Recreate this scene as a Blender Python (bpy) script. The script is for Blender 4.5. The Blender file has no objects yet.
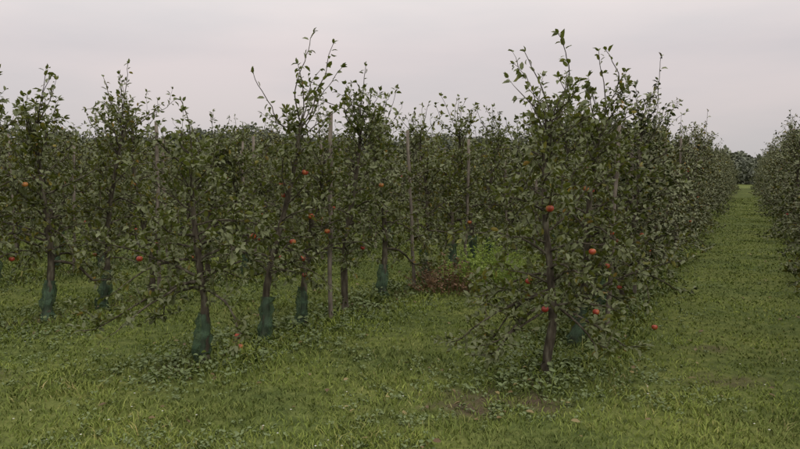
import bpy, math, random
import numpy as np
from mathutils import Vector

scene = bpy.context.scene
scene.view_settings.view_transform = 'Standard'
scene.view_settings.look = 'None'
scene.view_settings.exposure = 0
UR = (0.446, 0.895)      # row direction
UP = (0.895, -0.446)     # across rows (to the right)

def rp(along, perp):
    return along*UR[0]+perp*UP[0], along*UR[1]+perp*UP[1]

# ------------------------------------------------------------ noise
_t = {}
def vnoise(x, y, s, seed=0):
    if seed not in _t:
        _t[seed] = np.random.RandomState(seed+100).rand(256, 256)
    t = _t[seed]
    x = np.asarray(x, float)/s+1000.; y = np.asarray(y, float)/s+1000.
    xi = np.floor(x).astype(int); yi = np.floor(y).astype(int)
    fx = x-xi; fy = y-yi
    fx = fx*fx*(3-2*fx); fy = fy*fy*(3-2*fy)
    a = t[xi % 256, yi % 256]; b = t[(xi+1) % 256, yi % 256]
    c = t[xi % 256, (yi+1) % 256]; d = t[(xi+1) % 256, (yi+1) % 256]
    return (a*(1-fx)+b*fx)*(1-fy)+(c*(1-fx)+d*fx)*fy

def perp_of(x, y):
    return x*UP[0]+y*UP[1]
def along_of(x, y):
    return x*UR[0]+y*UR[1]
ROWS = [4.25, 1.40, -1.47, -4.22, -7.15]+[-7.15-2.87*i for i in range(1, 13)]
STARTS = [6.0, 5.2, 5.69, 4.63, 4.35, 4.2, 4.4, 4.1, 4.3, 4.2, 4.0, 4.2, 4.1, 4.0, 4.3, 4.1, 4.2]
def row_dist(x, y):
    p = perp_of(x, y)
    a = along_of(x, y)
    d = np.full(np.shape(p), 99.)
    for r, s in zip(ROWS, STARTS):
        da = np.maximum(0, (s-0.2)-a)
        d = np.minimum(d, np.sqrt((p-r)**2+da**2))
    return d
def ground_z(x, y):
    x = np.asarray(x, float); y = np.asarray(y, float)
    r = np.sqrt(x*x+y*y)
    k = np.clip(1-(r-30)/60, 0, 1)
    return k*((vnoise(x, y, 1.7, 1)-.5)*.06+(vnoise(x, y, .5, 2)-.5)*.03)

# ------------------------------------------------------------ mesh builder
class MB:
    def __init__(s):
        s.v = []; s.n = 0; s.f = []
    def add(s, verts, faces, mat=0, rnd=0.5):
        verts = np.asarray(verts, float).reshape(-1, 3)
        faces = np.asarray(faces, int)
        m = len(faces)
        r = np.broadcast_to(np.asarray(rnd, float), (m,)) if np.ndim(rnd) == 0 else np.asarray(rnd)
        s.f.append((faces+s.n, np.full(m, mat, int), r))
        s.v.append(verts); s.n += len(verts)
    def addm(s, verts, facelists, mat, rnds):
        verts = np.asarray(verts, float).reshape(-1, 3)
        for fl, r in zip(facelists, rnds):
            s.f.append((fl+s.n, np.full(len(fl), mat, int), r))
        s.v.append(verts); s.n += len(verts)
    def mesh(s, name, mats, smooth=True):
        me = bpy.data.meshes.new(name)
        V = np.concatenate(s.v)
        me.vertices.add(len(V)); me.vertices.foreach_set('co', V.astype(np.float32).ravel())
        loops = np.concatenate([f.ravel() for f, _, _ in s.f])
        tot = np.concatenate([np.full(len(f), f.shape[1]) for f, _, _ in s.f])
        st = np.concatenate([[0], np.cumsum(tot)[:-1]])
        me.loops.add(len(loops)); me.loops.foreach_set('vertex_index', loops.astype(np.int32))
        me.polygons.add(len(tot))
        me.polygons.foreach_set('loop_start', st.astype(np.int32))
        me.polygons.foreach_set('loop_total', tot.astype(np.int32))
        me.polygons.foreach_set('material_index', np.concatenate([m for _, m, _ in s.f]).astype(np.int32))
        me.polygons.foreach_set('use_smooth', np.full(len(tot), smooth))
        for m in mats: me.materials.append(m)
        a = me.attributes.new('rnd', 'FLOAT', 'FACE')
        a.data.foreach_set('value', np.concatenate([r for _, _, r in s.f]).astype(np.float32))
        me.update(calc_edges=True)
        return me

def unit(v):
    v = np.asarray(v, float)
    return v/np.maximum(np.linalg.norm(v, axis=-1, keepdims=True), 1e-9)

def tube(mb, path, rad, k, mat, rnd=.5, wob=0, rs=None):
    path = np.asarray(path, float); rad = np.asarray(rad, float)
    n = len(path)
    t = unit(np.gradient(path, axis=0))
    ref = np.array([1., .13, .07]) if abs(t[0][0]) < .8 else np.array([.1, 1., .1])
    a = unit(np.cross(t, ref)); b = np.cross(t, a)
    an = np.linspace(0, 2*math.pi, k, endpoint=False)
    rr = rad[:, None]*np.ones((n, k))
    if wob and rs is not None:
        rr = rr*(1+wob*(rs.rand(n, k)-.5))
    V = path[:, None]+(a[:, None]*np.cos(an)[None, :, None]+b[:, None]*np.sin(an)[None, :, None])*rr[..., None]
    i = np.arange(n-1)[:, None]*k; j = np.arange(k)[None]
    F = np.stack([i+j, i+(j+1) % k, i+k+(j+1) % k, i+k+j], -1).reshape(-1, 4)
    mb.add(V.reshape(-1, 3), F, mat, rnd)

def leaves(mb, P, D, S, rs, mat=0, aspect=.52, up=1.0, droop=.2):
    P = np.asarray(P); D = unit(D); S = np.asarray(S)
    n = len(P)
    nrm = np.array([0, 0, up])+rs.normal(0, .65, (n, 3))
    side = unit(np.cross(D, nrm)); nrm = unit(np.cross(side, D))
    w = S*aspect*(.85+.3*rs.rand(n))/2
    fold = .28+.3*rs.rand(n)
    S1 = S[:, None]
    bend = (droop*(.3+rs.rand(n)))[:, None]*S1
    B = P
    M = P+D*S1*.5-nrm*bend*.15
    T = P+D*S1-nrm*bend
    wl = w[:, None]; fo = (fold*w)[:, None]
    L1 = P+D*S1*.26+side*wl*.85+nrm*fo*.8
    L2 = P+D*S1*.66+side*wl*.9+nrm*(fo-bend*.35)
    R1 = P+D*S1*.26-side*wl*.85+nrm*fo*.8
    R2 = P+D*S1*.66-side*wl*.9+nrm*(fo-bend*.35)
    V = np.stack([B, M, T, L1, L2, R1, R2], 1).reshape(-1, 3)
    o = (np.arange(n)*7)[:, None]
    q = np.concatenate([o+np.array([[0, 1, 4, 3]]), o+np.array([[1, 0, 5, 6]])])
    t = np.concatenate([o+np.array([[1, 2, 4]]), o+np.array([[2, 1, 6]])])
    r = rs.rand(n)
    mb.addm(V, [q, t], mat, [np.concatenate([r, r]), np.concatenate([r, r])])

# ------------------------------------------------------------ materials
def newmat(name):
    m = bpy.data.materials.new(name); m.use_nodes = True
    nt = m.node_tree; nt.nodes.clear()
    return m, nt, nt.nodes, nt.links
def ramp(nodes, stops, interp='LINEAR'):
    r = nodes.new('ShaderNodeValToRGB'); r.color_ramp.interpolation = interp
    e = r.color_ramp.elements
    e[0].position = stops[0][0]; e[0].color = (*stops[0][1], 1)
    e[1].position = stops[-1][0]; e[1].color = (*stops[-1][1], 1)
    for p, c in stops[1:-1]:
        x = e.new(p); x.color = (*c, 1)
    return r
def mixc(nodes, links, f, a, b, mode='MIX'):
    m = nodes.new('ShaderNodeMix'); m.data_type = 'RGBA'; m.blend_type = mode
    for sock, v in ((m.inputs[0], f), (m.inputs[6], a), (m.inputs[7], b)):
        if hasattr(v, 'is_output'): links.new(v, sock)
        elif isinstance(v, (int, float)): sock.default_value = v
        else: sock.default_value = (*v, 1)
    return m.outputs[2]

def leafmat(name, stops, under, trans=.25, rough=.5, tcol=(.12, .2, .03), big=.35, bigscale=.8, spec=.3, objvar=False):
    m, nt, N, L = newmat(name)
    at = N.new('ShaderNodeAttribute'); at.attribute_name = 'rnd'
    r = ramp(N, stops); L.new(at.outputs['Fac'], r.inputs[0])
    geo = N.new('ShaderNodeNewGeometry')
    nz = N.new('ShaderNodeTexNoise'); nz.inputs['Scale'].default_value = bigscale
    nz.inputs['Detail'].default_value = 3
    L.new(geo.outputs['Position'], nz.inputs['Vector'])
    r2 = ramp(N, [(.35, (1-big,)*3), (.65, (1+big, 1+big*.9, 1))]); L.new(nz.outputs['Fac'], r2.inputs[0])
    c = mixc(N, L, 1.0, r.outputs[0], r2.outputs[0], 'MULTIPLY')
    if objvar:
        oi = N.new('ShaderNodeObjectInfo')
        r3 = ramp(N, [(0, (.80, .87, .92)), (.5, (1.04, 1.02, .95)), (1, (1.34, 1.15, .88))]); L.new(oi.outputs['Random'], r3.inputs[0])
        c = mixc(N, L, 1.0, c, r3.outputs[0], 'MULTIPLY')
    if under is not None:
        c = mixc(N, L, geo.outputs['Backfacing'], c, under)
    p = N.new('ShaderNodeBsdfPrincipled'); L.new(c, p.inputs['Base Color'])
    p.inputs['Roughness'].default_value = rough
    p.inputs['Specular IOR Level'].default_value = spec
    o = N.new('ShaderNodeOutputMaterial')
    if trans > 0:
        tr = N.new('ShaderNodeBsdfTranslucent'); tr.inputs[0].default_value = (*tcol, 1)
        ms = N.new('ShaderNodeMixShader'); ms.inputs[0].default_value = trans
        L.new(p.outputs[0], ms.inputs[1]); L.new(tr.outputs[0], ms.inputs[2])
        L.new(ms.outputs[0], o.inputs[0])
    else:
        L.new(p.outputs[0], o.inputs[0])
    return m

LS_ = [(0, (.040, .055, .015)), (.5, (.075, .092, .023)), (.88, (.115, .130, .037)), (.95, (.175, .16, .045)), (1, (.21, .135, .04))]
M_LEAF = leafmat('apple_leaf', LS_, (.135, .152, .075), trans=.2, tcol=(.14, .175, .025), big=.25, rough=.5, spec=.25, objvar=True)
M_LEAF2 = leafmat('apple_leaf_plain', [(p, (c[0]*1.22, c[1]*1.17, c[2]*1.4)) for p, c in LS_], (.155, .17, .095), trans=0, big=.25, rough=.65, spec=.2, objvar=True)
M_GRASS = leafmat('grass_blades', [(0, (.088, .125, .030)), (.6, (.142, .182, .045)), (.88, (.19, .22, .068)),
                                   (.94, (.27, .25, .115)), (1, (.33, .285, .15))], None, trans=0, big=.32, bigscale=.9, rough=.6, spec=.15)
M_WEED = leafmat('weed_leaves', [(0, (.065, .10, .024)), (.6, (.105, .148, .036)), (1, (.145, .19, .055))],
                 (.13, .165, .075), trans=0, big=.3, bigscale=2, rough=.6, spec=.15)
M_BRIGHT = leafmat('bright_weed', [(0, (.18, .26, .05)), (1, (.32, .41, .10))], None, trans=.3, tcol=(.32, .42, .07), big=.15)
M_BROWN = leafmat('brown_weed', [(0, (.10, .06, .038)), (1, (.20, .12, .07))], None, trans=0, big=.15)
M_FAR_HAZED = leafmat('distant_foliage_hazed', [(0, (.12, .135, .12)), (1, (.165, .18, .155))], None, trans=0, big=.25, bigscale=.15, spec=.0, rough=.9)  # pale grey-green: distance haze painted into the leaf colour

def barkmat(name, c1, c2, c3, scale=30):
    m, nt, N, L = newmat(name)
    tc = N.new('ShaderNodeTexCoord')
    mp = N.new('ShaderNodeMapping'); mp.inputs['Scale'].default_value = (1, 1, .35)
    L.new(tc.outputs['Object'], mp.inputs[0])
    nz = N.new('ShaderNodeTexNoise'); nz.inputs['Scale'].default_value = scale; nz.inputs['Detail'].default_value = 6
    L.new(mp.outputs[0], nz.inputs['Vector'])
    r = ramp(N, [(.3, c1), (.52, c2), (.72, c3)]); L.new(nz.outputs['Fac'], r.inputs[0])
    p = N.new('ShaderNodeBsdfPrincipled'); p.inputs['Roughness'].default_value = .9
    p.inputs['Specular IOR Level'].default_value = .15
    L.new(r.outputs[0], p.inputs['Base Color'])
    bp = N.new('ShaderNodeBump'); bp.inputs['Strength'].default_value = .8; bp.inputs['Distance'].default_value = .01
    L.new(nz.outputs['Fac'], bp.inputs['Height']); L.new(bp.outputs[0], p.inputs['Normal'])
    o = N.new('ShaderNodeOutputMaterial'); L.new(p.outputs[0], o.inputs[0])
    return m
M_BARK = barkmat('apple_bark', (.028, .023, .017), (.072, .061, .045), (.15, .14, .105), 26)
M_POST = barkmat('weathered_post', (.09, .075, .062), (.165, .142, .118), (.24, .21, .175), 22)

def applemat():
    m, nt, N, L = newmat('apple_skin')
    tc = N.new('ShaderNodeTexCoord')
    nz = N.new('ShaderNodeTexNoise'); nz.inputs['Scale'].default_value = 14
    L.new(tc.outputs['Object'], nz.inputs['Vector'])
    r = ramp(N, [(.36, (.36, .15, .035)), (.5, (.32, .05, .022)), (.65, (.22, .02, .015))]); L.new(nz.outputs['Fac'], r.inputs[0])
    p = N.new('ShaderNodeBsdfPrincipled'); p.inputs['Roughness'].default_value = .45
    L.new(r.outputs[0], p.inputs['Base Color'])
    o = N.new('ShaderNodeOutputMaterial'); L.new(p.outputs[0], o.inputs[0])
    return m
M_APPLE = applemat()
def netmat():
    m, nt, N, L = newmat('green_mesh_guard')
    tc = N.new('ShaderNodeTexCoord')
    nz = N.new('ShaderNodeTexNoise'); nz.inputs['Scale'].default_value = 12; nz.inputs['Detail'].default_value = 3
    L.new(tc.outputs['Object'], nz.inputs['Vector'])
    r = ramp(N, [(.35, (.4, .4, .4)), (.6, (.75, .75, .75))]); L.new(nz.outputs['Fac'], r.inputs[0])
    r2 = ramp(N, [(.35, (.032, .06, .036)), (.65, (.08, .135, .082))]); L.new(nz.outputs['Fac'], r2.inputs[0])
    p = N.new('ShaderNodeBsdfPrincipled'); p.inputs['Roughness'].default_value = .6
    p.inputs['Specular IOR Level'].default_value = .2
    L.new(r2.outputs[0], p.inputs['Base Color'])
    t = N.new('ShaderNodeBsdfTransparent')
    ms = N.new('ShaderNodeMixShader'); L.new(r.outputs[0], ms.inputs[0])
    L.new(t.outputs[0], ms.inputs[1]); L.new(p.outputs[0], ms.inputs[2])
    o = N.new('ShaderNodeOutputMaterial'); L.new(ms.outputs[0], o.inputs[0])
    return m
M_NET = netmat()

def groundmat():
    m, nt, N, L = newmat('orchard_ground')
    geo = N.new('ShaderNodeNewGeometry')
    def noise(s, d=5, ro=.6):
        n = N.new('ShaderNodeTexNoise'); n.inputs['Scale'].default_value = s; n.inputs['Detail'].default_value = d
        n.inputs['Roughness'].default_value = ro
        L.new(geo.outputs['Position'], n.inputs['Vector']); return n
    a = noise(9); b = noise(.7, 3); c = noise(45, 4)
    r = ramp(N, [(.3, (.06, .08, .024)), (.5, (.10, .128, .036)), (.7, (.15, .175, .056))]); L.new(a.outputs['Fac'], r.inputs[0])
    r2 = ramp(N, [(.35, (.75, .8, .8)), (.65, (1.25, 1.15, 1.1))]); L.new(b.outputs['Fac'], r2.inputs[0])
    col = mixc(N, L, 1., r.outputs[0], r2.outputs[0], 'MULTIPLY')
    at = N.new('ShaderNodeAttribute'); at.attribute_name = 'soil'
    rs_ = ramp(N, [(.3, (.05, .036, .026)), (.7, (.115, .085, .06))]); L.new(c.outputs['Fac'], rs_.inputs[0])
    ad = N.new('ShaderNodeMath'); ad.operation = 'MULTIPLY_ADD'
    L.new(c.outputs['Fac'], ad.inputs[0]); ad.inputs[1].default_value = .6; ad.inputs[2].default_value = -.3
    ad2 = N.new('ShaderNodeMath'); ad2.operation = 'ADD'; ad2.use_clamp = True
    L.new(ad.outputs[0], ad2.inputs[0]); L.new(at.outputs['Fac'], ad2.inputs[1])
    col = mixc(N, L, ad2.outputs[0], col, rs_.outputs[0])
    p = N.new('ShaderNodeBsdfPrincipled'); p.inputs['Roughness'].default_value = .95
    p.inputs['Specular IOR Level'].default_value = .1
    L.new(col, p.inputs['Base Color'])
    bp = N.new('ShaderNodeBump'); bp.inputs['Strength'].default_value = .8; bp.inputs['Distance'].default_value = .03
    L.new(c.outputs['Fac'], bp.inputs['Height']); L.new(bp.outputs[0], p.inputs['Normal'])
    o = N.new('ShaderNodeOutputMaterial'); L.new(p.outputs[0], o.inputs[0])
    return m
M_GROUND = groundmat()

def link(name, me, parent=None, loc=(0, 0, 0), rz=0, sc=(1, 1, 1)):
    o = bpy.data.objects.new(name, me)
    scene.collection.objects.link(o)
    o.location = loc; o.rotation_euler = (0, 0, rz); o.scale = sc
    if parent: o.parent = parent
    return o

# ------------------------------------------------------------ ground
SOIL = [(.50, 5.0, .28, 1.), (1.0, 5.0, .22, .95), (.72, 5.25, .2, .7), (2.62, 5.5, .25, .6), (3.0, 6.6, .22, .6), (-3.5, 5.6, .25, .6)]
def soil(x, y):
    s = np.zeros(np.shape(x))
    nx = (vnoise(x, y, .15, 51)-.5)*.25; ny = (vnoise(x, y, .15, 52)-.5)*.25
    for sx, sy, r, k in SOIL:
        d = np.sqrt((x+nx-sx)**2+((y+ny-sy)*1.1)**2)/r
        s = np.maximum(s, np.clip(1.4-d, 0, 1)*k)
    strip = np.clip(1-row_dist(x, y)/.45, 0, 1)*(vnoise(x, y, .5, 7) > .5)*.6
    s = s*(vnoise(x, y, .09, 9)*.9+.45)
    return np.clip(np.maximum(s, strip), 0, 1)
u = np.linspace(-1, 1, 420)
g = np.sign(u)*(np.abs(u)*14+np.abs(u)**7*2500)
X, Y = np.meshgrid(g, g+6, indexing='ij')
Z = ground_z(X, Y)
n = len(u)
I, J = np.meshgrid(np.arange(n-1), np.arange(n-1), indexing='ij')
F = np.stack([I*n+J, (I+1)*n+J, (I+1)*n+J+1, I*n+J+1], -1).reshape(-1, 4)
mb = MB(); mb.add(np.stack([X, Y, Z], -1), F)
me = mb.mesh('ground', [M_GROUND])
a = me.attributes.new('soil', 'FLOAT', 'POINT')
a.data.foreach_set('value', soil(X, Y).ravel().astype(np.float32))
link('ground', me)

# ------------------------------------------------------------ grass
rs = np.random.RandomState(5)
def wedge(nn, r0, r1, power):
    e = 2-power
    r = (r0**e+rs.rand(nn)*(r1**e-r0**e))**(1/e)
    th = (rs.rand(nn)-.5)*math.radians(84)
    return r*np.sin(th), r*np.cos(th), r
x, y, r = wedge(430000, 3.0, 48, 1.55)
rd = row_dist(x, y)
cl = vnoise(x, y, .35, 11)*.55+vnoise(x, y, .12, 12)*.45
so = soil(x, y)
P_ = perp_of(x, y)
track = np.exp(-((np.abs(P_+.03)-.62)/.18)**2)*.6
keep = rs.rand(len(x)) < (.1+1.2*cl)*(1-.88*so)*(1-track*.6)
x, y, r, rd, cl, P_ = x[keep], y[keep], r[keep], rd[keep], cl[keep], P_[keep]
n = len(x)
under = np.exp(-(rd/.5)**2)
lane = (np.abs(P_) < .9)*(along_of(x, y) > 5.5)
patch = vnoise(x, y, .9, 21)
h = (.012+.022*rs.rand(n)+.045*cl*patch*(1-.65*lane))*(1+1.5*under)
h *= np.where(rs.rand(n) < .01, 2.2, 1)
w = .0034*(r/4)**.85*(.7+.6*rs.rand(n))
th = rs.rand(n)*2*math.pi; th2 = rs.rand(n)*2*math.pi
lean = h*(.3+1.1*rs.rand(n))
B = np.stack([x, y, ground_z(x, y)-.004], -1)
wd = np.stack([np.cos(th), np.sin(th), np.zeros(n)], -1)*w[:, None]
ld = np.stack([np.cos(th2), np.sin(th2), np.zeros(n)], -1)*lean[:, None]
upv = np.array([0, 0, 1.])[None]*h[:, None]
V = np.stack([B-wd, B+wd, B+ld*.35+upv*.6-wd*.8, B+ld*.35+upv*.6+wd*.8, B+ld+upv*.92], 1).reshape(-1, 3)
o = (np.arange(n)*5)[:, None]
rr = np.clip(rs.rand(n)*.75+.25*patch, 0, 1)
mb = MB(); mb.addm(V, [o+np.array([[0, 1, 3, 2]]), o+np.array([[2, 3, 4]])], 0, [rr, rr])
link('grass', mb.mesh('grass', [M_GRASS]))

# low broad-leaved weeds and clover
mb = MB()
x, y, r = wedge(38000, 3.0, 22, 1.2)
rd = row_dist(x, y)
lane = np.exp(-((perp_of(x, y))/.9)**2)*(along_of(x, y) > 7)
den = (np.clip((vnoise(x, y, .7, 31)-.45)*2.2, 0, 1)*(vnoise(x, y, .2, 33) > .35)*.7+np.exp(-(rd/.6)**2)*.85)*(1-.8*lane)
k = rs.rand(len(x)) < den*(1-soil(x, y)*.8)
x, y, r, rd = x[k], y[k], r[k], rd[k]
nl = 5
n = len(x)
under = np.exp(-(rd/.5)**2)
hh = (.015+.03*rs.rand(n)+.17*under*rs.rand(n)**1.5)
base = np.stack([x, y, ground_z(x, y)], -1)
P = np.repeat(base, nl, 0); hl = np.repeat(hh, nl)
az = rs.rand(n*nl)*2*math.pi
P = P+np.stack([np.cos(az)*.012, np.sin(az)*.012, hl*rs.rand(n*nl)], -1)
D = np.stack([np.cos(az), np.sin(az), .15+.5*rs.rand(n*nl)], -1)
leaves(mb, P, D, (.014+.022*rs.rand(n*nl))*(1+np.repeat(under, nl)*.9), rs, 0, aspect=.6, up=1.5)
link('clover_and_weeds', mb.mesh('clover_and_weeds', [M_WEED]))

# daisies
m, nt, N, L = newmat('daisy_petals')
p = N.new('ShaderNodeBsdfPrincipled'); p.inputs['Base Color'].default_value = (.55, .55, .5, 1); p.inputs['Roughness'].default_value = .7
oo = N.new('ShaderNodeOutputMaterial'); L.new(p.outputs[0], oo.inputs[0]); M_WHITE = m
mb = MB()
x, y, r = wedge(900, 3.2, 12, 1.2)
k = ((vnoise(x, y, 1.1, 41) > .66) & (rs.rand(900) < .4)) | ((x > 1.8) & (y < 5.5) & (rs.rand(900) < .4)); x, y = x[k], y[k]
n = len(x)
P = np.repeat(np.stack([x, y, ground_z(x, y)+.035+.02*rs.rand(n)], -1), 7, 0)
az = np.tile(np.arange(7)*2*math.pi/7, n)
leaves(mb, P, np.stack([np.cos(az), np.sin(az), np.full(n*7, .2)], -1), np.full(n*7, .008), rs, 0, aspect=.6, up=3)
link('daisies', mb.mesh('daisies', [M_WHITE]))

# fallen leaves scattered on the grass
mb = MB()
x, y, r = wedge(1500, 3.0, 16, 1.2)
k = rs.rand(1500) < .12+.8*np.exp(-(row_dist(x, y)/.9)**2); x, y = x[k], y[k]; n = len(x)
az = rs.rand(n)*6.28
leaves(mb, np.stack([x, y, ground_z(x, y)+.025+.02*rs.rand(n)], -1), np.stack([np.cos(az), np.sin(az), rs.normal(0, .2, n)], -1), .035+.03*rs.rand(n), rs, 0, up=2)
link('fallen_leaves', mb.mesh('fallen_leaves', [leafmat('dry_leaf', [(0, (.08, .05, .025)), (.6, (.16, .12, .05)), (1, (.22, .18, .08))], None, trans=0, big=.1)]))

# ------------------------------------------------------------ apple trees
def apple(mb, c, rad, mat):
    nu, nv = 10, 7
    V = []
    for i in range(nv+1):
        ph = math.pi*i/nv
        rr = math.sin(ph)*(1+.06*math.cos(ph))
        z = math.cos(ph)*.9-(.35*math.exp(-(ph/.35)**2))+(.2*math.exp(-((math.pi-ph)/.35)**2))
        for j in range(nu):
            a = 2*math.pi*j/nu
            V.append((c[0]+rad*rr*math.cos(a), c[1]+rad*rr*math.sin(a), c[2]+rad*z))
    F = [(i*nu+j, (i+1)*nu+j, (i+1)*nu+(j+1) % nu, i*nu+(j+1) % nu) for i in range(nv) for j in range(nu)]
    mb.add(V, F, mat)

def make_tree(name, seed, H=2.6, lean=(0, 0), W=.85, nlat=30, tops=4, apples=5, guard=True, low=.55, dens=1.0, topx=0.,
              forced=(), leafs=.062, lm=None, minz=.45, topl=1.0):
    rs = np.random.RandomState(seed)
    mb = MB()
    hz = np.arange(0, H*.84, .12)
    ph = rs.rand(2)*6
    def trunk(h):
        h = np.asarray(h, float); t = h/H
        return np.stack([lean[0]*t+.05*np.sin(h*2.5+ph[0])*np.minimum(1, h*2), lean[1]*t+.05*np.sin(h*2.1+ph[1])*np.minimum(1, h*2), h-.03], -1)
    tr = trunk(hz)
    rad = .036*(1-hz/(H*.95))**.8+.006
    rad[0] *= 1.4
    tube(mb, tr, rad, 9, 1, wob=.4, rs=rs)
    LP, LD, LS = [], [], []
    def put(p, d, s): LP.append(p); LD.append(d); LS.append(s)
    def twig(p0, d, ln, r0, upb=.1, step=.028, bare=.0, k=4, curv=.13, sz=1.):
        nseg = max(3, int(ln/.06))
        pts = [p0]; d = unit(d)
        for i in range(nseg):
            d = unit(d+rs.normal(0, curv, 3)+np.array([0, 0, upb]))
            pts.append(pts[-1]+d*ln/nseg)
        pts = np.array(pts)
        tube(mb, pts, np.linspace(r0, r0*.4, len(pts)), k, 1)
        nl = max(2, int(ln/step*dens))
        ts = bare+(1-bare)*rs.rand(nl)
        idx = ts*nseg; ii = np.minimum(idx.astype(int), nseg-1); fr = (idx-ii)[:, None]
        pp = pts[ii]*(1-fr)+pts[ii+1]*fr
        td = unit(pts[ii+1]-pts[ii])
        rd = unit(rs.normal(0, 1, (nl, 3)))
        dd = unit(td*.5+rd*.9+np.array([0, 0, -.05]))
        ss = leafs*sz*(.6+.65*rs.rand(nl))
        for a, b, c in zip(pp, dd, ss): put(a+b*.014, b, c)
        for q in range(3):
            put(pts[-1], unit(d+rs.normal(0, .5, 3)), leafs*(.6+.5*rs.rand()))
        return pts
    apos = []
    specs = []
    for i in range(nlat):
        t = (i+rs.rand())/nlat
        h = low+(H*.84-low)*t**1.15
        az = i*2.4+rs.normal(0, .45)
        s = 1-(h-low)/(H-low)
        ln = (W*(.20+.80*s**.85))*rs.uniform(.45, 1.25)
        el = .1+.65*rs.rand()+(1-s)*.5
        specs.append((h, az, ln, el, s))
    for (h, az, ln, el) in forced:
        specs.append((h, az, ln, el, .9))
    for h, az, ln, el, s in specs:
        p = trunk(h); d = np.array([math.cos(az)*math.cos(el), math.sin(az)*math.cos(el), math.sin(el)])
        ns = max(4, int(ln/.09)); pts = [p]
        grav = -.17*s*rs.uniform(.3, 1.3)+.07*(1-s)
        for k in range(ns):
            d = unit(d+np.array([0, 0, grav])+rs.normal(0, .10, 3)); pts.append(pts[-1]+d*ln/ns)
        pts = np.array(pts)
        pts[:, 2] = np.maximum(pts[:, 2], minz*.75+.25*minz*rs.rand())
        r0 = .007+.010*s*ln
        tube(mb, pts, np.linspace(r0, .003, len(pts)), 5, 1)
        ntw = max(2, int(ln/(.054 if s > .3 else .075)*dens))
        for k in range(ntw):
            t = .12+.88*rs.rand(); ix = t*ns; ii = min(int(ix), ns-1); fr = ix-ii
            pp = pts[ii]*(1-fr)+pts[ii+1]*fr
            td = unit(pts[ii+1]-pts[ii])
            dd = unit(td*.6+rs.normal(0, .7, 3)+np.array([0, 0, .2]))
            L0 = rs.uniform(.04, .2)*(1.15-.4*t)
            if rs.rand() < .12: L0 *= 2.2; dd = unit(dd+np.array([0, 0, .9]))
            twig(pp, dd, L0, .0032, .05, step=.023)
        twig(pts[-1], unit(pts[-1]-pts[-2]), .12, .003)
        if h < H*.65: apos.append(pts[int(ns*rs.uniform(.5, 1))])
    topp = trunk(hz[-1])
    twig(topp, np.array([topx, 0, 1]), H*.15+.2, .007, .08, step=.036)
    for k in range(tops):
        hb = H*rs.uniform(.6, .84); b = trunk(hb)
        az = rs.rand()*6.28; sp = rs.uniform(.2, 1.)
        pts = twig(b, np.array([math.cos(az)*sp+topx*.5, math.sin(az)*sp, 1]), rs.uniform(.3, .95)*(H/2.6)*topl, .007, .04, step=.044, curv=.17, sz=1.12)
        for q in range(rs.randint(0, 4)):
            i0 = rs.randint(1, len(pts)-1)
            twig(pts[i0], unit(rs.normal(0, .6, 3)+np.array([0, 0, .6])), rs.uniform(.1, .26), .004, .06, step=.036)
    leaves(mb, np.array(LP), np.array(LD), np.array(LS), rs, 0, droop=.3)
    rs.shuffle(apos)
    for c in apos[:apples]:
        apple(mb, np.array(c)+np.array([0, 0, -.06]), rs.uniform(.028, .035), 2)
    if guard:
        hh = np.linspace(-.02, rs.uniform(.38, .55), 9)
        pa = trunk(np.maximum(hh, 0)); pa[:, 2] = hh; pa[:, 0] += rs.uniform(-.03, .03)
        tube(mb, pa, .046+.024*rs.rand(9)+.012*np.linspace(1, 0, 9), 11, 3, wob=.8, rs=rs)
    return mb.mesh(name, [lm or M_LEAF, M_BARK, M_APPLE, M_NET])

variants = []; vfar = []; vlow = []
prm = [(2.35, .74, 27, 6), (2.6, .84, 30, 7), (2.1, .82, 27, 4), (2.85, .74, 30, 6), (2.45, .88, 30, 7), (2.3, .70, 26, 5), (2.7, .80, 30, 6), (2.0, .84, 28, 5)]
for i, (H, W, nl, tp) in enumerate(prm):
    r_ = np.random.RandomState(900+i)
    ln_ = (r_.uniform(-.35, .35), r_.uniform(-.35, .35)); tx = r_.uniform(-.4, .4)
    variants.append(make_tree('apple_tree_mesh', 40+i, H, ln_, W, nl, tp, [2, 1, 3, 1, 0, 4, 2, 1][i], i % 3 != 0, topx=tx, low=.62, minz=.45))
    if i < 7:
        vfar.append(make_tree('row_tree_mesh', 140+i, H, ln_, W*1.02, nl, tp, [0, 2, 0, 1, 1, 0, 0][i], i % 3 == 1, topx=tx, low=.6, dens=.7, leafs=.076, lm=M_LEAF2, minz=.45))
    if i < 6:
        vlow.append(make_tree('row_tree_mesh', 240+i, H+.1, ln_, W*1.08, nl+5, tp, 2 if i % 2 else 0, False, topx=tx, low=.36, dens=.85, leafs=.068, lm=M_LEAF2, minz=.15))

R = random.Random(3)
def place(me, along, perp, rz, sc=1., name='apple_tree', parent=None):
    x, y = rp(along, perp)
    return link(name, me, parent, (x, y, float(ground_z(x, y))), rz, (sc, sc, sc*1.0))

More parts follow.
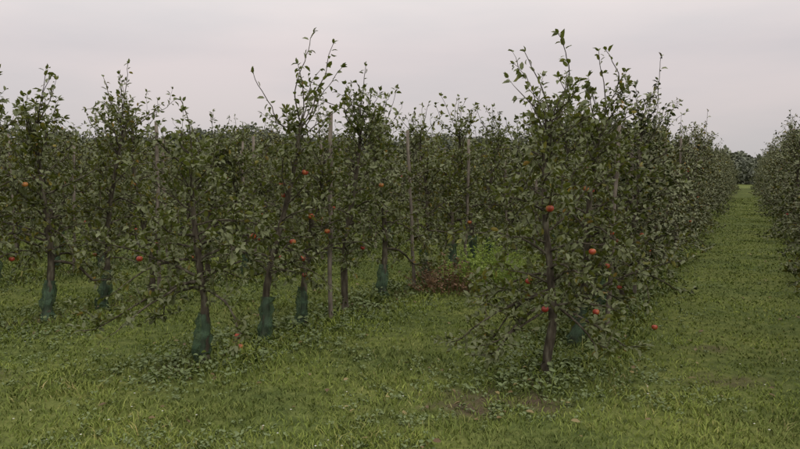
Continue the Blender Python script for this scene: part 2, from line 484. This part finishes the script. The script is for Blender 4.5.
heroA = make_tree('apple_tree_near_mesh', 7, 2.66, (.06, .05), .74, 32, 6, 7, False, low=.6, topx=.15, topl=1.0, minz=.32, dens=.95,
                  forced=[(.72, math.pi, 1.05, .0), (.66, math.pi*1.15, .95, -.1), (.6, -.3, .75, .1), (.75, math.pi*.97, .8, -.1), (.6, 3.6, .8, -.1), (.62, 5.2, .7, 0)])
heroA2 = make_tree('apple_tree_near_mesh', 57, 2.75, (.35, .1), .88, 34, 6, 5, True, low=.46, topx=.35, minz=.25)
heroB = make_tree('apple_tree_near_mesh', 12, 2.25, (-.05, 0), .84, 29, 5, 2, True, low=.66, minz=.42, dens=.95,
                  forced=[(.75, math.pi*1.05, 1.05, .05), (.7, math.pi*.9, .9, .0)])
heroC = make_tree('apple_tree_near_mesh', 23, 2.62, (.42, .05), .72, 27, 6, 7, True, low=.66, topx=.15, topl=1.15, minz=.44)
heroD = make_tree('apple_tree_near_mesh', 31, 2.8, (.40, .0), .72, 28, 7, 2, True, low=.62, topx=.1, minz=.42)
place(heroA, 5.69, -1.47, 0)
place(heroA2, 6.62, -1.45, 0)
place(heroB, 4.63, -4.25, 0)
place(heroC, 5.43, -4.22, 0)
place(heroD, 5.98, -7.15, 0)
place(heroA2, 7.5, -1.5, 2.5, .96)

far = bpy.data.objects.new('orchard_rows', None); scene.collection.objects.link(far)
for ri, (p, s) in enumerate(zip(ROWS, STARTS)):
    a = s
    end = 72 if ri < 8 else 45
    if ri == 2: a = 8.35
    if ri == 3: a = 5.43+.85
    last = None
    while a < end:
        if ri == 4 and abs(a-5.98) < .45:
            a += .85; continue
        near = a < 13 and -12 < p < 3
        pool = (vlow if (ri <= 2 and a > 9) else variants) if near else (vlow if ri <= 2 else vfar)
        me = R.choice(pool)
        while me is last: me = R.choice(pool)
        last = me
        o = place(me, a+R.uniform(-.1, .1), p+R.uniform(-.1, .1), R.uniform(0, 6.28), R.uniform(.88, 1.13)*(1.05 if ri < 2 else 1),
                  'apple_tree' if near else 'row_tree', None if near else far)
        if R.random() < .05 and a > s+3: a += .5
        a += .88+R.uniform(-.12, .12)

# ------------------------------------------------------------ posts
def post_mesh(h, r, seed):
    rs = np.random.RandomState(seed)
    mb = MB(); z = np.linspace(-.05, h, 9)
    pa = np.stack([rs.normal(0, .006, 9), rs.normal(0, .006, 9), z], -1)
    tube(mb, pa, r*(1-.15*z/h), 10, 0, wob=.12, rs=rs)
    k = 10
    mb.f.append((np.array([np.arange(8*k, 9*k)]), np.zeros(1, int), np.array([.5])))
    return mb.mesh('post', [M_POST])
posts = [post_mesh(2.3, .026, i) for i in range(3)]
for ri, (p, s) in enumerate(zip(ROWS, STARTS)):
    if ri > 9: continue
    a = s+1.3+R.uniform(0, 1.5)
    while a < 40:
        x, y = rp(a, p+R.uniform(.05, .2))
        o = link('wooden_post', R.choice(posts), None, (x, y, 0), R.uniform(0, 6), (1, 1, R.uniform(.9, 1.07)))
        o.rotation_euler[0] = R.uniform(-.05, .05); o.rotation_euler[1] = R.uniform(-.05, .05)
        a += R.uniform(1.7, 2.5) if a < 16 else 7

# ------------------------------------------------------------ tall weeds
def weed(name, mat, n, rad, H, ls, seed, aspect):
    rs = np.random.RandomState(seed); mb = MB(); P = []; D = []; S = []
    for i in range(n):
        a = rs.rand()*6.28; q = rad*math.sqrt(rs.rand()); hh = H*(1-.6*(q/rad)**2)*rs.uniform(.55, 1.15)
        b = np.array([math.cos(a)*q, math.sin(a)*q, 0]); out = np.array([math.cos(a), math.sin(a), 0])*q*.5
        t = np.linspace(0, 1, 6)[:, None]
        path = b+out*t**1.5+np.array([0, 0, hh])*t
        tube(mb, path, np.linspace(.004, .0015, 6), 4, 0)
        for k in range(int(hh/.022)):
            tt = .1+.9*rs.rand(); pp = b+out*tt**1.5+np.array([0, 0, hh*tt])
            P.append(pp); D.append([rs.normal(), rs.normal(), .35]); S.append(ls*rs.uniform(.5, 1.2))
    leaves(mb, np.array(P), np.array(D), np.array(S), rs, 0, aspect=aspect)
    return mb.mesh(name, [mat])
x, y = rp(9.5, -3.35); link('weed_clump', weed('weed_clump', M_BRIGHT, 150, .48, .68, .055, 1, .4), None, (x, y, 0))
x, y = rp(8.9, -3.7); link('dock_plant', weed('dock_plant', M_BROWN, 80, .42, .5, .05, 2, .4), None, (x, y, 0))
x, y = rp(12.6, -1.9); link('weed_clump', weed('weed_clump', M_BRIGHT, 60, .4, .4, .05, 3, .4), None, (x, y, 0))

# fallen apples
mb = MB(); apple(mb, (0, 0, .03), .033, 0); fa = mb.mesh('fallen_apple', [M_APPLE])
for (x, y) in [(2.72, 7.3), (-1.5, 6.4)]:
    link('fallen_apple', fa, None, (x, y, float(ground_z(x, y))+.01), R.uniform(0, 6))

# ------------------------------------------------------------ distant trees
rs = np.random.RandomState(77)
mb = MB()
def blob_tree(cx, cy, H, W):
    n = int(420*W*H/12)+60
    k = 9
    cc = np.stack([rs.normal(0, W*.28, k), rs.normal(0, W*.28, k), H*(.12+.7*rs.rand(k))], -1)
    rr = W*(.22+.16*rs.rand(k))
    i = rs.randint(0, k, n)
    d = unit(rs.normal(0, 1, (n, 3)))
    P = cc[i]+d*(rr[i]*(.5+.55*rs.rand(n)))[:, None]+np.array([cx, cy, 0])
    P[:, 2] = np.clip(P[:, 2], .1, H*1.05)
    leaves(mb, P, d+rs.normal(0, .6, (n, 3)), .35+.35*rs.rand(n), rs, 0, aspect=.75)
    tube(mb, [(cx, cy, 0), (cx+.1, cy, H*.5), (cx, cy, H*.8)], [.15, .1, .05], 6, 1)
p = -150.
while p < 60:
    a = 100+rs.uniform(-4, 6)
    H = 5.+3.4*float(vnoise(p, 0, 14, 3)) + (1.5 if p < -18 else 0)
    if -12 < p < 12: H = 3.3+1.3*rs.rand()
    x, y = rp(a, p); blob_tree(x, y, H, H*.8)
    x, y = rp(a+5, p+1); blob_tree(x, y, H*.9, H*.8)
    if -20 < p < 20:
        x, y = rp(a-6, p+1); blob_tree(x, y, 2.6, 2.6)
    p += 1.9
a = 0.
while a < 105:
    H = 5.5+2.5*rs.rand(); x, y = rp(a, -85+rs.uniform(-3, 3)); blob_tree(x, y, H, H*.75); a += 3.2
link('distant_trees', mb.mesh('distant_trees', [M_FAR_HAZED, M_BARK]))

# ------------------------------------------------------------ sky + light
w = bpy.data.worlds.new('World'); scene.world = w; w.use_nodes = True
N = w.node_tree.nodes; L = w.node_tree.links; N.clear()
sky = N.new('ShaderNodeTexSky'); sky.sky_type = 'NISHITA'; sky.sun_disc = False
SE, SR = math.radians(38), math.radians(150)
sky.sun_elevation = SE; sky.sun_rotation = SR
hs = N.new('ShaderNodeHueSaturation'); hs.inputs['Saturation'].default_value = .15
L.new(sky.outputs[0], hs.inputs['Color'])
tc = N.new('ShaderNodeTexCoord')
sx = N.new('ShaderNodeSeparateXYZ'); L.new(tc.outputs['Generated'], sx.inputs[0])
rz = ramp(N, [(0, (5.6, 5.45, 5.35)), (.05, (5.9, 5.65, 5.6)), (.16, (7.0, 6.55, 6.55)), (.45, (13.5, 13, 12.2)), (1., (19.5, 19, 17.6))])
L.new(sx.outputs['Z'], rz.inputs[0])
mp = N.new('ShaderNodeMapping'); mp.inputs['Scale'].default_value = (1, 1, 4.5)
L.new(tc.outputs['Generated'], mp.inputs[0])
nz = N.new('ShaderNodeTexNoise'); nz.inputs['Scale'].default_value = 1.9; nz.inputs['Detail'].default_value = 6
L.new(mp.outputs[0], nz.inputs['Vector'])
rc = ramp(N, [(.32, (.90, .91, .94)), (.65, (1.10, 1.04, 1.04))]); L.new(nz.outputs['Fac'], rc.inputs[0])
c = mixc(N, L, 1., rz.outputs[0], rc.outputs[0], 'MULTIPLY')
c = mixc(N, L, .88, hs.outputs[0], c)
bg = N.new('ShaderNodeBackground'); bg.inputs['Strength'].default_value = .1
L.new(c, bg.inputs[0])
oo = N.new('ShaderNodeOutputWorld'); L.new(bg.outputs[0], oo.inputs[0])
sd = bpy.data.lights.new('sun', 'SUN'); sd.energy = .75; sd.angle = math.radians(25); sd.color = (1, .94, .84)
so_ = bpy.data.objects.new('sun', sd); scene.collection.objects.link(so_)
dirv = Vector((math.sin(SR)*math.cos(SE), math.cos(SR)*math.cos(SE), math.sin(SE)))
so_.rotation_euler = dirv.to_track_quat('Z', 'Y').to_euler()

cam = bpy.data.cameras.new('camera'); cam.lens = 31.2; cam.sensor_width = 36; cam.clip_end = 6000; cam.clip_start = .05
co = bpy.data.objects.new('camera', cam); scene.collection.objects.link(co)
co.location = (0, 0, 1.7); co.rotation_euler = (math.radians(85.5), 0, 0)
scene.camera = co
